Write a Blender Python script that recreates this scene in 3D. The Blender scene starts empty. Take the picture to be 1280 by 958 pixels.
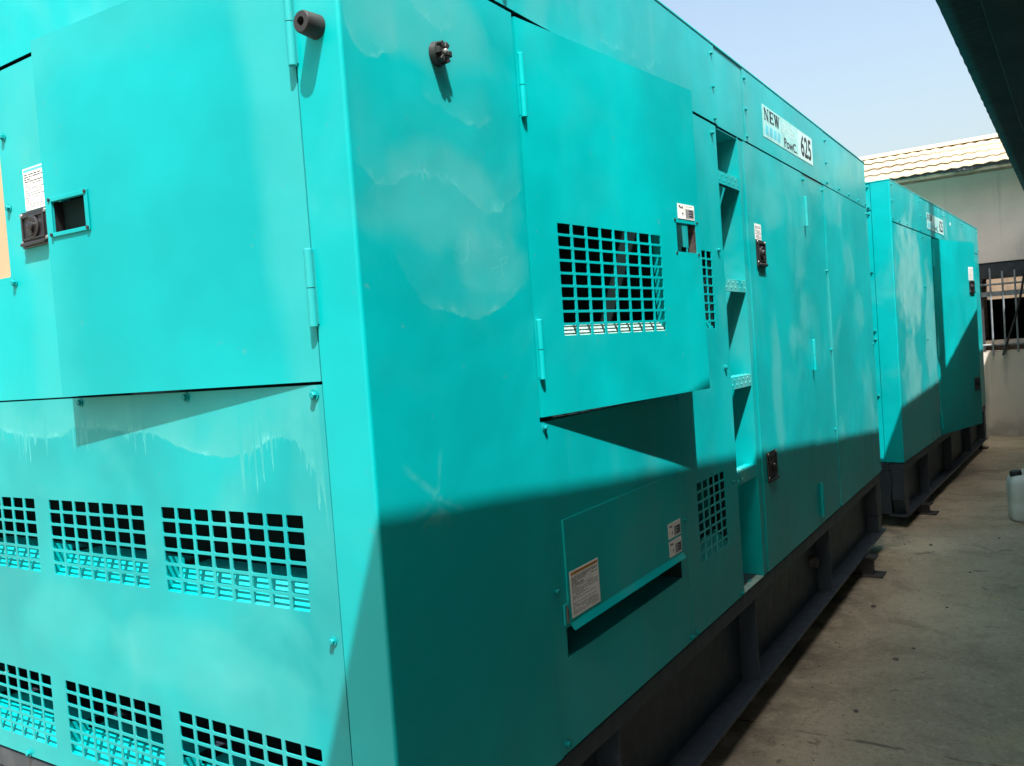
import bpy, bmesh, math, random
from mathutils import Vector, Matrix
random.seed(7)
C = bpy.context.scene.collection
PI = math.pi

# ------------------------------------------------------------------ nodes
class E:
    """a value in a node tree, with arithmetic"""
    def __init__(s, g, v): s.g, s.v = g, v
    def _m(s, op, b=None, c=None):
        n = s.g.nodes.new('ShaderNodeMath'); n.operation = op
        for i, q in enumerate((s, b, c)):
            if q is None: continue
            q = q.v if isinstance(q, E) else q
            if isinstance(q, (int, float)): n.inputs[i].default_value = q
            else: s.g.links.new(q, n.inputs[i])
        return E(s.g, n.outputs[0])
    def __add__(s, o): return s._m('ADD', o)
    __radd__ = __add__
    def __sub__(s, o): return s._m('SUBTRACT', o)
    def __rsub__(s, o): return E(s.g, o)._m('SUBTRACT', s)
    def __mul__(s, o): return s._m('MULTIPLY', o)
    __rmul__ = __mul__
    def __truediv__(s, o): return s._m('DIVIDE', o)
    def __neg__(s): return s * -1.0
    def exp(s): return s._m('EXPONENT')
    def abs(s): return s._m('ABSOLUTE')
    def mx(s, o): return s._m('MAXIMUM', o)
    def mn(s, o): return s._m('MINIMUM', o)
    def frac(s): return s._m('FRACT')
    def gt(s, o): return s._m('GREATER_THAN', o)
    def lt(s, o): return s._m('LESS_THAN', o)
    def clamp(s): return s.mx(0.0).mn(1.0)
    def ss(s, a, b, lo=0.0, hi=1.0):
        n = s.g.nodes.new('ShaderNodeMapRange'); n.interpolation_type = 'SMOOTHSTEP'
        s.g.links.new(s.v, n.inputs['Value'])
        for k, q in (('From Min', a), ('From Max', b), ('To Min', lo), ('To Max', hi)): n.inputs[k].default_value = q
        return E(s.g, n.outputs[0])

class Mat:
    def __init__(s, name):
        s.m = bpy.data.materials.new(name); s.m.use_nodes = True
        s.t = s.m.node_tree; s.g = s.t; s.b = s.t.nodes['Principled BSDF']
        tc = s.t.nodes.new('ShaderNodeTexCoord'); s.obj = tc.outputs['Object']
        sp = s.t.nodes.new('ShaderNodeSeparateXYZ'); s.t.links.new(s.obj, sp.inputs[0])
        s.x, s.y, s.z = (E(s.t, o) for o in sp.outputs)
    def vec(s, a, b, c):
        n = s.t.nodes.new('ShaderNodeCombineXYZ')
        for i, q in enumerate((a, b, c)):
            q = q.v if isinstance(q, E) else q
            if isinstance(q, (int, float)): n.inputs[i].default_value = q
            else: s.t.links.new(q, n.inputs[i])
        return n.outputs[0]
    def noise(s, scale, detail=3, vec=None, rough=.55, dist=0.0):
        n = s.t.nodes.new('ShaderNodeTexNoise'); n.inputs['Scale'].default_value = scale
        n.inputs['Detail'].default_value = detail; n.inputs['Roughness'].default_value = rough
        n.inputs['Distortion'].default_value = dist
        s.t.links.new(vec if vec is not None else s.obj, n.inputs['Vector'])
        return E(s.t, n.outputs[0])
    def voronoi(s, scale, feature='F1', vec=None):
        n = s.t.nodes.new('ShaderNodeTexVoronoi'); n.feature = feature; n.inputs['Scale'].default_value = scale
        s.t.links.new(vec if vec is not None else s.obj, n.inputs['Vector'])
        return E(s.t, n.outputs[0])
    def curve(s, u, u0, u1, pts):
        """piecewise curve z(u) through pts"""
        zs = [p[1] for p in pts]; z0, z1 = min(zs) - .01, max(zs) + .01
        n = s.t.nodes.new('ShaderNodeFloatCurve'); c = n.mapping.curves[0]
        q = [((p[0] - u0) / (u1 - u0), (p[1] - z0) / (z1 - z0)) for p in pts]
        if q[0][0] > 0: q.insert(0, (0, q[0][1]))
        if q[-1][0] < 1: q.append((1, q[-1][1]))
        c.points[0].location = q[0]; c.points[1].location = q[-1]
        for p in q[1:-1]: c.points.new(*p)
        n.mapping.update()
        un = (u - u0) / (u1 - u0)
        s.t.links.new(un.clamp().v, n.inputs['Value'])
        return E(s.t, n.outputs[0]) * (z1 - z0) + z0
    def mix(s, f, a, b):
        n = s.t.nodes.new('ShaderNodeMix'); n.data_type = 'RGBA'
        fs = f.v if isinstance(f, E) else f
        if isinstance(fs, (int, float)): n.inputs[0].default_value = fs
        else: s.t.links.new(fs, n.inputs[0])
        for i, q in ((6, a), (7, b)):
            if isinstance(q, tuple): n.inputs[i].default_value = (*q, 1)
            else: s.t.links.new(q, n.inputs[i])
        return n.outputs[2]
    def set(s, color=None, rough=None, spec=None, metal=None, bump=None, bump_d=.01, coat=None):
        def put(k, q):
            if q is None: return
            q = q.v if isinstance(q, E) else q
            if isinstance(q, tuple): s.b.inputs[k].default_value = (*q, 1)
            elif isinstance(q, (int, float)): s.b.inputs[k].default_value = q
            else: s.t.links.new(q, s.b.inputs[k])
        put('Base Color', color); put('Roughness', rough); put('Specular IOR Level', spec); put('Metallic', metal); put('Coat Weight', coat)
        if bump is not None:
            n = s.t.nodes.new('ShaderNodeBump'); n.inputs['Strength'].default_value = 1.0; n.inputs['Distance'].default_value = bump_d
            s.t.links.new(bump.v, n.inputs['Height']); s.t.links.new(n.outputs[0], s.b.inputs['Normal'])
        return s.m

VIVID = (0.0, .372, .384); DEEP = (0.0, .308, .318); DUST = (.085, .370, .376); DRIP = (.16, .52, .50)

def paint(name, axis=None, tides=(), cloud=.5, streak=.0, spots=(), extra=None, vivid=VIVID, dust=DUST, deep=DEEP):
    """glossy teal enamel with chalky water marks; axis 'x' or 'y' is the direction along the sheet"""
    M = Mat(name)
    big = M.noise(1.7, 3)
    u = M.x if axis == 'x' else M.y
    # soft cloudy chalk
    m = M.noise(2.1, 4, dist=.6).ss(.50, .74) * cloud
    edge = None
    if streak:
        v = M.vec(u * 9.0, 0.0, M.z * .7)
        m = m + M.noise(1.0, 4, v).ss(.50, .80) * streak
    for k, t in enumerate(tides):
        u0, u1 = t['pts'][0][0], t['pts'][-1][0]
        z0 = M.curve(u, u0, u1, t['pts'])
        wob = (M.noise(11.0, 4) - .5) * t.get('wob', .05) + (M.noise(52.0, 5, rough=.7) - .5) * t.get('fine', .018)
        z0 = z0 + wob
        if t.get('drip'):
            d = M.noise(1.0, 2, M.vec(u * 105.0, 3.7 * k, M.z * 1.0)).ss(.50, .72) * M.noise(1.0, 1, M.vec(u * 7.0, 1.3 * k + .4, 0.0)).ss(.48, .66)
            z0 = z0 - d * t['drip']
        d = M.z - z0
        st = d.ss(-.002, .004)
        w = u.ss(u0, u0 + t.get('soft', .05)) * u.ss(u1 - t.get('soft', .05), u1, 1.0, 0.0)
        m = m + st * (d.mx(0.0) / -t['fade']).exp() * w * t['k'] * M.noise(7.0, 4).ss(.30, .62, .35, 1.0)
        e = st * (d.mx(0.0) / -.007).exp() * w * M.noise(13.0, 4).ss(.44, .64) * t.get('edge', .5)
        edge = e if edge is None else edge + e
    for (cu, cz, ru, rz, k) in spots:
        a = (u - cu) / ru; b = (M.z - cz) / rz
        r = a * a + b * b + (M.noise(5.0, 5) - .5) * 2.4
        m = m + r.ss(.1, 1.0, k, 0.0)
    if extra: m, edge = extra(M, m, edge)
    m = m * (M.noise(6.0, 4).ss(.25, .75, .72, 1.1))
    m = m.clamp()
    col = M.mix(big.ss(.35, .68), deep, vivid)
    col = M.mix(m * .95, col, dust)
    if edge is not None: col = M.mix(edge.clamp() * .85, col, DRIP)
    # specks and rubs of grey dirt
    col = M.mix(M.noise(34.0, 2).ss(.70, .78) * .22, col, (.10, .22, .21))
    h = M.noise(1.6, 2) * 1.1 + M.noise(240.0, 2) * .010 + M.noise(5.0, 2) * .22 + M.noise(14.0, 2) * .02
    return M.set(col, m * .30 + .27 + M.noise(13.0, 3) * .10, .22, bump=h, bump_d=.012)

def crackle(M, m, edge):
    a = (M.y - .40) / .15; b = (M.z - 1.555) / .075
    w = (a * a + b * b).ss(.25, 1.0, 1.0, 0.0)
    v = M.voronoi(34.0, 'DISTANCE_TO_EDGE', M.vec(0.0, M.y * .6 + M.noise(15.0, 3) * .06, M.z + M.noise(9.0, 2) * .05))
    e = v.ss(.0, .035, 1.0, 0.0) * w * M.noise(12.0, 2).ss(.42, .6) * .35
    # a star-shaped scuff lower down
    y = M.y - .165; z = M.z - 1.10
    def ray(ay, az, ln, wd):
        n = math.hypot(ay, az); ay /= n; az /= n
        t = y * ay + z * az; s = (y * az - z * ay).abs()
        return s.ss(0.0, wd, 1.0, 0.0) * t.ss(.0, .01) * t.ss(ln * .6, ln, 1.0, 0.0)
    r = ray(-1, .75, .13, .012) * .6 + ray(.25, 1, .10, .009) * .5 + ray(-1, -.45, .10, .012) * .5 + ray(1, -.55, .10, .010) * .6 + ray(.1, -1, .07, .02) * .35
    web = ((y.abs() * .5 + z * 1.0 + .02).lt(0.0)) * (y * y + z * z).ss(.002, .0085, .42, 0.0)
    n_ = M.noise(40.0, 3).ss(.35, .6)
    return m + web * n_ * .8 + r * .35 * n_, (e if edge is None else edge + e) + r * .10 * n_

def soft_edge(M, m, edge):
    """the vivid, cleaner middle of the end door between chalky margins"""
    x = M.x + (M.noise(3.0, 3) - .5) * .10 - (M.z - 1.55) * -.03
    d = (x + .205 + (M.z - 1.35) * .045).ss(-.02, .045) * .62
    l = (M.x + .80 + (M.noise(5.0, 2) - .5) * .1).ss(-.06, .06, .30, 0.0)
    t = (M.z - 2.03 + (M.noise(4.0, 2) - .5) * .12).ss(-.05, .05) * .35
    return m * .25 + d + l + t, edge

E1 = dict(pts=[(-1.25, 1.265), (-1.085, 1.236), (-.97, 1.238), (-.91, 1.258), (-.776, 1.254), (-.634, 1.244), (-.44, 1.197), (-.37, 1.195), (-.31, 1.205), (-.235, 1.232), (-.19, 1.226), (-.158, 1.192), (-.131, 1.15), (-.118, 1.0)],
          fade=.22, k=.95, edge=.8, drip=.10, wob=.020, fine=.022, soft=.004)
E2 = dict(pts=[(-.125, 1.02), (-.118, 1.17), (-.10, 1.18), (-.075, 1.19), (-.045, 1.22), (-.02, 1.25), (0.0, 1.26)], fade=.5, k=.38, edge=.6, drip=.10, wob=.02, fine=.012, soft=.003)
S1 = dict(pts=[(.0, 1.99), (.015, 1.93), (.04, 1.895), (.06, 1.888), (.106, 1.905), (.16, 1.93)], fade=.12, k=.40, edge=.75, wob=.03, fine=.03, drip=.02, soft=.03)
S1b = dict(pts=[(.15, 2.07), (.20, 2.02), (.24, 2.006), (.29, 2.004), (.36, 2.03)], fade=.09, k=.30, edge=.5, wob=.05, fine=.04, drip=.02)
S2 = dict(pts=[(.0, 1.715), (.03, 1.695), (.096, 1.672), (.14, 1.69), (.256, 1.707), (.33, 1.68), (.43, 1.66), (.50, 1.69), (.553, 1.73)], fade=.09, k=.26, edge=.6, wob=.05, fine=.035, drip=.012, soft=.03)
S3 = dict(pts=[(.07, 1.58), (.11, 1.53), (.13, 1.503), (.19, 1.452), (.28, 1.440), (.35, 1.436), (.42, 1.452), (.48, 1.482), (.553, 1.53)], fade=.06, k=.34, edge=.6, wob=.03, fine=.03, drip=.0, soft=.14)
S4 = dict(pts=[(.20, 1.86), (.30, 1.84), (.38, 1.83), (.46, 1.85)], fade=.07, k=.2, edge=.35, wob=.07, fine=.04)

P = {}
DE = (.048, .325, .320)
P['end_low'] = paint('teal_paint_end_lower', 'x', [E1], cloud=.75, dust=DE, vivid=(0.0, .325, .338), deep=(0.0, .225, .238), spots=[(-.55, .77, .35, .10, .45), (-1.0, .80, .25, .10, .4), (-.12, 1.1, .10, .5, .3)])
P['end_corner'] = paint('teal_paint_corner_post', 'y', [S1, S1b, S2, S3, S4], cloud=.15, spots=[(.25, 1.66, .30, .13, .38), (.22, 2.0, .32, .12, .42), (.40, 1.55, .16, .08, .3)], extra=crackle)
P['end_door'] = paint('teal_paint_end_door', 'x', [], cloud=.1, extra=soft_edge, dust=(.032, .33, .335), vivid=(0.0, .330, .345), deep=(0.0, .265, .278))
P['end_up'] = paint('teal_paint_end_upper', 'x', [], cloud=.45, dust=DE, spots=[(-1.0, 1.95, .2, .35, .5), (-.95, 1.5, .12, .4, .4)])
P['door'] = paint('teal_paint_lit_door', 'y', [], cloud=.10, streak=.04, vivid=(0.0, .398, .408))  # door teal raised above the shared paint to look more brightly lit
P['side'] = paint('teal_paint_side', 'y', [], cloud=.45, streak=.20)
P['band'] = paint('teal_paint_roof_band', 'y', [dict(pts=[(.55, 2.25), (.80, 2.21), (1.05, 2.17), (1.25, 2.18), (1.5, 2.25)], fade=.10, k=.16, edge=.55, drip=.07, wob=.10, fine=.03, soft=.2)], cloud=.55, streak=.45)
P['far'] = paint('teal_paint_far_doors', 'y', [], cloud=.55, streak=.22,
                 spots=[(2.83, 1.32, .14, .10, .55), (4.1, 1.72, .22, .16, .5), (4.35, 1.45, .2, .14, .4), (3.55, 1.3, .05, .6, .35), (3.75, 2.0, .25, .10, .4), (2.5, 1.15, .10, .35, .5), (2.58, 1.9, .25, .12, .45), (4.5, .95, .2, .25, .35)])
P['bolt'] = paint('teal_paint_shaded_bolts', 'y', [], cloud=.2, vivid=(.008, .12, .125))  # bolt teal darkened in colour to stand for their shaded undersides
P['rung'] = paint('teal_paint_worn_rungs', 'y', [], cloud=1.2, dust=(.14, .42, .40))
P['back'] = paint('teal_paint_second_unit', 'y', [], cloud=.6, streak=.1, dust=(.19, .43, .42), spots=[(.55, 1.75, .6, .5, .7), (1.3, 1.3, .3, .6, .5), (.5, 1.0, .4, .4, .5)])

def plain(name, col, rough=.5, spec=.5, metal=0.0, var=.25, scale=14.0, bump=.0):
    M = Mat(name)
    c2 = tuple(c * (1 - var) for c in col)
    c = M.mix(M.noise(scale, 4).ss(.35, .65), c2, col)
    return M.set(c, M.noise(scale * 2, 3) * .2 + (rough - .1), spec, metal, bump=(M.noise(scale * 5, 3) * bump if bump else None))

K = {}
P['dusty'] = None
K['rubber'] = plain('black_rubber', (.022, .023, .023), .55, .4, bump=.05)
K['plastic'] = plain('black_latch_plastic', (.018, .017, .019), .38, .5)
K['metal'] = plain('zinc_screw', (.45, .46, .44), .4, .5, .8)
K['foam'] = plain('dark_inner_lining', (.010, .028, .028), .9, .1)
K['white'] = plain('white_label', (.74, .75, .73), .45, .4, var=.08)
K['ink'] = plain('dark_ink', (.02, .022, .03), .6, .3)
K['greyink'] = plain('grey_ink', (.27, .28, .29), .6, .3)
K['orange'] = plain('orange_strip', (.45, .22, .05), .6, .3)
K['blueink'] = plain('pale_blue_ink', (.10, .50, .60), .5, .3)
K['bannerw'] = plain('washed_out_banner', (.30, .62, .60), .4, .4, var=.2)
K['bannerwhite'] = plain('white_banner_ink', (.44, .66, .64), .4, .4, var=.08)
K['beige'] = plain('beige_cover', (.46, .33, .20), .5, .3, var=.12, scale=5)
K['rust'] = plain('brown_edge_strip', (.075, .062, .056), .8, .2, var=.6, scale=60)
K['skid'] = (lambda M: M.set(M.mix(M.noise(9.0, 5).ss(.52, .75) * .6, (.022, .033, .046), (.052, .062, .078)), M.noise(20.0, 3) * .25 + .35, .4, bump=M.noise(30.0, 3) * .1, bump_d=.01))(Mat('charcoal_skid_paint'))
K['awn'] = plain('dark_green_sheet', (.022, .016, .0155), .65, .2, var=.5, scale=3)
P['dusty'] = plain('dust_covered_teal', (.30, .46, .42), .8, .2, var=.25, scale=30)
K['steel'] = plain('weathered_steel', (.14, .13, .12), .6, .4, .3, var=.5, scale=10)
K['bearer'] = plain('dark_bearer_steel', (.05, .047, .047), .6, .4, var=.5, scale=10)
K['blockwall'] = plain('light_block_dark', (.22, .20, .17), .9, .2, var=.5, scale=2)  # dark tone so the added blocking wall bounces little light
K['seal'] = plain('dark_teal_seal', (.004, .055, .055), .6, .2)
K['grille'] = plain('grey_painted_bars', (.27, .30, .32), .5, .4, var=.3)
K['dark'] = plain('dark_window_metal', (.045, .050, .055), .6, .3)
K['pipe'] = plain('grey_pipe', (.25, .25, .25), .5, .4)

# ------------------------------------------------------------------ mesh helpers
class F:
    """a sheet's own frame: u along it, v up it, n out of it"""
    def __init__(s, O, U, N, V=(0, 0, 1)):
        s.O, s.U, s.N, s.V = Vector(O), Vector(U).normalized(), Vector(N).normalized(), Vector(V)
    def p(s, u, v, n=0.0): return s.O + s.U * u + s.V * v + s.N * n

SIDE = F((0, 0, 0), (0, 1, 0), (1, 0, 0))
END = F((0, 0, 0), (1, 0, 0), (0, -1, 0))

class B:
    def __init__(s): s.bm = bmesh.new(); s.mats = []
    def mi(s, m):
        if m not in s.mats: s.mats.append(m)
        return s.mats.index(m)
    def hexa(s, pts, m, bev=0.0, seg=2):
        vs = [s.bm.verts.new(p) for p in pts]
        fs = [s.bm.faces.new([vs[i] for i in q]) for q in ((0, 1, 3, 2), (4, 6, 7, 5), (0, 4, 5, 1), (2, 3, 7, 6), (0, 2, 6, 4), (1, 5, 7, 3))]
        bmesh.ops.recalc_face_normals(s.bm, faces=fs)
        k = s.mi(m)
        for f in fs: f.material_index = k
        if bev:
            es = list({e for f in fs for e in f.edges})
            r = bmesh.ops.bevel(s.bm, geom=es, offset=bev, segments=seg, affect='EDGES', profile=.5, clamp_overlap=True)
            for f in r['faces']: f.material_index = k
        return s
    def box(s, fr, u0, u1, v0, v1, n0, n1, m, bev=0.0, seg=2):
        return s.hexa([fr.p(u, v, n) for u in (u0, u1) for v in (v0, v1) for n in (n0, n1)], m, bev, seg)
    def abox(s, x0, x1, y0, y1, z0, z1, m, bev=0.0): 
        return s.hexa([Vector((x, y, z)) for x in (x0, x1) for y in (y0, y1) for z in (z0, z1)], m, bev)
    def quad(s, pts, m):
        f = s.bm.faces.new([s.bm.verts.new(p) for p in pts]); f.material_index = s.mi(m); return f
    def cyl(s, a, b, r, m, seg=16, r2=None, smooth=True, cap=True):
        a, b = Vector(a), Vector(b); d = (b - a).normalized(); t = d.orthogonal().normalized(); w = d.cross(t); r2 = r if r2 is None else r2
        A = [s.bm.verts.new(a + (t * math.cos(2 * PI * i / seg) + w * math.sin(2 * PI * i / seg)) * r) for i in range(seg)]
        Z = [s.bm.verts.new(b + (t * math.cos(2 * PI * i / seg) + w * math.sin(2 * PI * i / seg)) * r2) for i in range(seg)]
        k = s.mi(m)
        for i in range(seg):
            f = s.bm.faces.new((A[i], A[(i + 1) % seg], Z[(i + 1) % seg], Z[i])); f.material_index = k; f.smooth = smooth
        if cap:
            for q in (A[::-1], Z): 
                f = s.bm.faces.new(q); f.material_index = k
                for e in f.edges: e.smooth = False
        return s
    def lathe(s, a, d, prof, m, seg=20):
        """prof: (along, radius) pairs; closed by caps"""
        a = Vector(a); d = Vector(d).normalized(); t = d.orthogonal().normalized(); w = d.cross(t); k = s.mi(m); prev = None
        for q, (h, r) in enumerate(prof):
            R = [s.bm.verts.new(a + d * h + (t * math.cos(2 * PI * i / seg) + w * math.sin(2 * PI * i / seg)) * max(r, 1e-4)) for i in range(seg)]
            hard = 0 < q < len(prof) - 1 and abs(math.atan2(prof[q][1] - prof[q-1][1], prof[q][0] - prof[q-1][0]) - math.atan2(prof[q+1][1] - prof[q][1], prof[q+1][0] - prof[q][0])) > .7
            if prev:
                for i in range(seg):
                    f = s.bm.faces.new((prev[i], prev[(i + 1) % seg], R[(i + 1) % seg], R[i])); f.material_index = k; f.smooth = True
                if hard:
                    for i in range(seg):
                        e = s.bm.edges.get((R[i], R[(i + 1) % seg]))
                        if e: e.smooth = False
            else: s.bm.faces.new(R[::-1]).material_index = k
            prev = R
        s.bm.faces.new(prev).material_index = k
        return s
    def prism(s, prof, axis_pts, m, closed=True, smooth=False):
        """prof: list of Vectors; swept from offset a to offset b"""
        a, b = map(Vector, axis_pts); k = s.mi(m); n = len(prof)
        A = [s.bm.verts.new(p + a) for p in prof]; Z = [s.bm.verts.new(p + b) for p in prof]
        for i in range(n if closed else n - 1):
            f = s.bm.faces.new((A[i], A[(i + 1) % n], Z[(i + 1) % n], Z[i])); f.material_index = k; f.smooth = smooth
        if closed: s.bm.faces.new(A[::-1]).material_index = k; s.bm.faces.new(Z).material_index = k
        return s
    def plate(s, fr, u0, u1, v0, v1, m, holes=(), th=.003, ch=.004, n=0.0, flange=.0):
        """sheet with rectangular openings whose corners are slightly cut"""
        us = sorted({round(q, 5) for q in [u0, u1] + [h[0] for h in holes] + [h[1] for h in holes]})
        vs = sorted({round(q, 5) for q in [v0, v1] + [h[2] for h in holes] + [h[3] for h in holes]})
        def inh(u, v): return any(h[0] < u < h[1] and h[2] < v < h[3] for h in holes)
        nu, nv = len(us) - 1, len(vs) - 1
        solid = [[not inh((us[i] + us[i + 1]) / 2, (vs[j] + vs[j + 1]) / 2) for j in range(nv)] for i in range(nu)]
        k = s.mi(m); vf, vb = {}, {}
        def gv(d, i, j, nn):
            if (i, j) not in d: d[(i, j)] = s.bm.verts.new(fr.p(us[i], vs[j], nn))
            return d[(i, j)]
        new = []
        for i in range(nu):
            for j in range(nv):
                if not solid[i][j]: continue
                c = ((i, j), (i + 1, j), (i + 1, j + 1), (i, j + 1))
                new.append(s.bm.faces.new([gv(vf, *q, n) for q in c])); new.append(s.bm.faces.new([gv(vb, *q, n - th) for q in c[::-1]]))
                for (di, dj, a, b) in ((-1, 0, 0, 3), (1, 0, 1, 2), (0, -1, 0, 1), (0, 1, 3, 2)):
                    ii, jj = i + di, j + dj
                    if not (0 <= ii < nu and 0 <= jj < nv and solid[ii][jj]):
                        new.append(s.bm.faces.new((gv(vf, *c[a], n), gv(vf, *c[b], n), gv(vb, *c[b], n - th), gv(vb, *c[a], n - th))))
        for f in new: f.material_index = k
        bmesh.ops.recalc_face_normals(s.bm, faces=new)
        if ch:
            for (a, b, c, d) in holes:
                for (u, v, su, sv) in ((a, c, 1, 1), (b, c, -1, 1), (a, d, 1, -1), (b, d, -1, -1)):
                    q = [(u - su * .0006, v - sv * .0006), (u + su * ch, v - sv * .0006), (u + su * ch * .35, v + sv * ch * .35), (u - su * .0006, v + sv * ch)]
                    A = [s.bm.verts.new(fr.p(*w, n - .0004)) for w in q]; Z = [s.bm.verts.new(fr.p(*w, n - th + .0004)) for w in q]
                    fs = [s.bm.faces.new(A), s.bm.faces.new(Z[::-1])] + [s.bm.faces.new((A[i], A[(i + 1) % 4], Z[(i + 1) % 4], Z[i])) for i in range(4)]
                    for f in fs: f.material_index = k
                    bmesh.ops.recalc_face_normals(s.bm, faces=fs)
        if flange:
            t = .0025; e = .0003
            s.box(fr, u0, u0 + t, v0, v1, n - flange, n - th - e, m); s.box(fr, u1 - t, u1, v0, v1, n - flange, n - th - e, m)
            s.box(fr, u0 + t + e, u1 - t - e, v0, v0 + t, n - flange, n - th - e, m); s.box(fr, u0 + t + e, u1 - t - e, v1 - t, v1, n - flange, n - th - e, m)
        return s
    def done(s, name, parent=None, recalc=False):
        if recalc: bmesh.ops.recalc_face_normals(s.bm, faces=s.bm.faces[:])
        me = bpy.data.meshes.new(name); s.bm.to_mesh(me); s.bm.free()
        for m in s.mats: me.materials.append(m)
        o = bpy.data.objects.new(name, me); C.objects.link(o)
        if parent: o.parent = parent
        return o

def tag(o, label=None, cat=None, group=None, kind=None):
    for k, v in (('label', label), ('category', cat), ('group', group), ('kind', kind)):
        if v: o[k] = v
    return o
def empty(name, loc, rz=0.0):
    o = bpy.data.objects.new(name, None); o.location = loc; o.rotation_euler = (0, 0, rz); o.empty_display_size = .2; C.objects.link(o); return o
def copy_part(o, parent, mat=None, name=None):
    c = o.copy(); C.objects.link(c); c.parent = parent
    if mat is not None: c.matrix_local = mat
    return c

def grid(u0, u1, v0, v1, nc, nr, bu=.009, bv=.0062):
    pu, pv = (u1 - u0 + bu) / nc, (v1 - v0 + bv) / nr
    return [(u0 + i * pu, u0 + i * pu + pu - bu, v0 + j * pv, v0 + j * pv + pv - bv) for i in range(nc) for j in range(nr)]

def rounded(pts, r, seg=5):
    """round the inner corners of an open 2-D polyline"""
    out = [Vector(pts[0])]
    for a, b, c in zip(pts, pts[1:], pts[2:]):
        a, b, c = Vector(a), Vector(b), Vector(c); d0 = (a - b).normalized(); d1 = (c - b).normalized(); rr = min(r, (a - b).length * .45, (c - b).length * .45)
        for i in range(seg + 1):
            t = i / seg; out.append(b + d0 * rr * (1 - t) ** 2 + d1 * rr * t ** 2)
    out.append(Vector(pts[-1])); return out

# ---- bolts: one mesh, placed as copies
_b = B(); fx = F((0, 0, 0), (0, 1, 0), (1, 0, 0))
_b.cyl((0, 0, 0), (.0018, 0, 0), .0100, P['bolt'], 14); _b.cyl((.0016, 0, 0), (.0078, 0, 0), .0066, P['bolt'], 6, smooth=False)
_b.cyl((.0078, 0, 0), (.0090, 0, 0), .0066, P['bolt'], 6, r2=.0052, smooth=False)
BOLT = _b.done('bolt')
_first = [True]
def bolts(parent, spots, fr):
    R = Matrix((fr.N, fr.U, fr.V)).transposed().to_4x4()
    for (u, v) in spots:
        M = Matrix.Translation(fr.p(u, v, .0005)) @ R @ Matrix.Rotation(random.random(), 4, 'X') @ Matrix.Scale(random.uniform(.9, 1.08), 4)
        if _first[0]: _first[0] = False; BOLT.parent = parent; BOLT.matrix_local = M
        else: copy_part(BOLT, parent, M)

def hinge(parent, fr, u, v0, v1, m, r=.0078, n=.0095):
    b = B(); vm = (v0 + v1) / 2
    b.cyl(fr.p(u, v0, n), fr.p(u, vm - .0008, n), r, m, 18); b.cyl(fr.p(u, vm + .0008, n), fr.p(u, v1, n), r, m, 18)
    b.cyl(fr.p(u, vm - .002, n), fr.p(u, vm + .002, n), r * .8, K['rust'], 14)
    b.cyl(fr.p(u, v1 - .0005, n), fr.p(u, v1 + .002, n), r * .95, m, 14, r2=r * .7)
    b.box(fr, u - .007, u + .007, v0 + .004, v1 - .004, .0005, n - .004, m)
    return b.done('hinge', parent)

def latch(parent, fr, u0, u1, v0, v1):
    b = B(); w, h = u1 - u0, v1 - v0; cu, cv = (u0 + u1) / 2, (v0 + v1) / 2
    b.box(fr, u0, u1, v0, v1, .0006, .007, K['plastic'], .0025)
    e = .010
    for (a, c, d, f) in ((u0 + e, u0 + e + .005, v0 + h * .2, v1 - e), (u1 - e - .005, u1 - e, v0 + h * .2, v1 - e), (u0 + e + .0055, u1 - e - .0055, v1 - e - .005, v1 - e), (u0 + e + .0055, u1 - e - .0055, v0 + h * .2, v0 + h * .2 + .005)):
        b.box(fr, a, c, d, f, .0072, .011, K['plastic'], .001)
    b.lathe(fr.p(cu, cv + .004, .0072), fr.N, [(0, .026), (.004, .026), (.007, .022), (.005, .017), (.005, .012), (.011, .011), (.013, .008), (.0135, .001)], K['plastic'], 22)
    b.box(fr, cu - .006, cu + .006, cv - h * .22, cv + .002, .012, .018, K['plastic'], .002)
    b.box(fr, u0 + .006, u1 - .006, v0 + .004, v0 + h * .14, .0072, .016, K['plastic'], .003)
    for (a, c) in ((u0 + .0065, v0 + h * .175), (u1 - .0065, v0 + h * .175), (u0 + .007, v1 - .007), (u1 - .007, v1 - .007)):
        b.lathe(fr.p(a, c, .0069), fr.N, [(0, .0048), (.002, .0044), (.003, .001)], K['metal'], 10)
    return b.done('latch', parent)

def text_mesh(txt, fr, u0, u1, v0, v1, n, m, b, bold=0.0):
    cu = bpy.data.curves.new('t', 'FONT'); cu.body = txt; cu.offset = bold; o = bpy.data.objects.new('t', cu); C.objects.link(o)
    dg = bpy.context.evaluated_depsgraph_get(); dg.update(); me = bpy.data.meshes.new_from_object(o.evaluated_get(dg))
    xs = [v.co.x for v in me.vertices]; ys = [v.co.y for v in me.vertices]; x0, x1, y0, y1 = min(xs), max(xs), min(ys), max(ys); k = b.mi(m)
    vs = [b.bm.verts.new(fr.p(u0 + (v.co.x - x0) / (x1 - x0) * (u1 - u0), v0 + (v.co.y - y0) / (y1 - y0) * (v1 - v0), n)) for v in me.vertices]
    for p in me.polygons:
        try: b.bm.faces.new([vs[i] for i in p.vertices]).material_index = k
        except ValueError: pass
    bpy.data.objects.remove(o); bpy.data.meshes.remove(me); bpy.data.curves.remove(cu)

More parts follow.
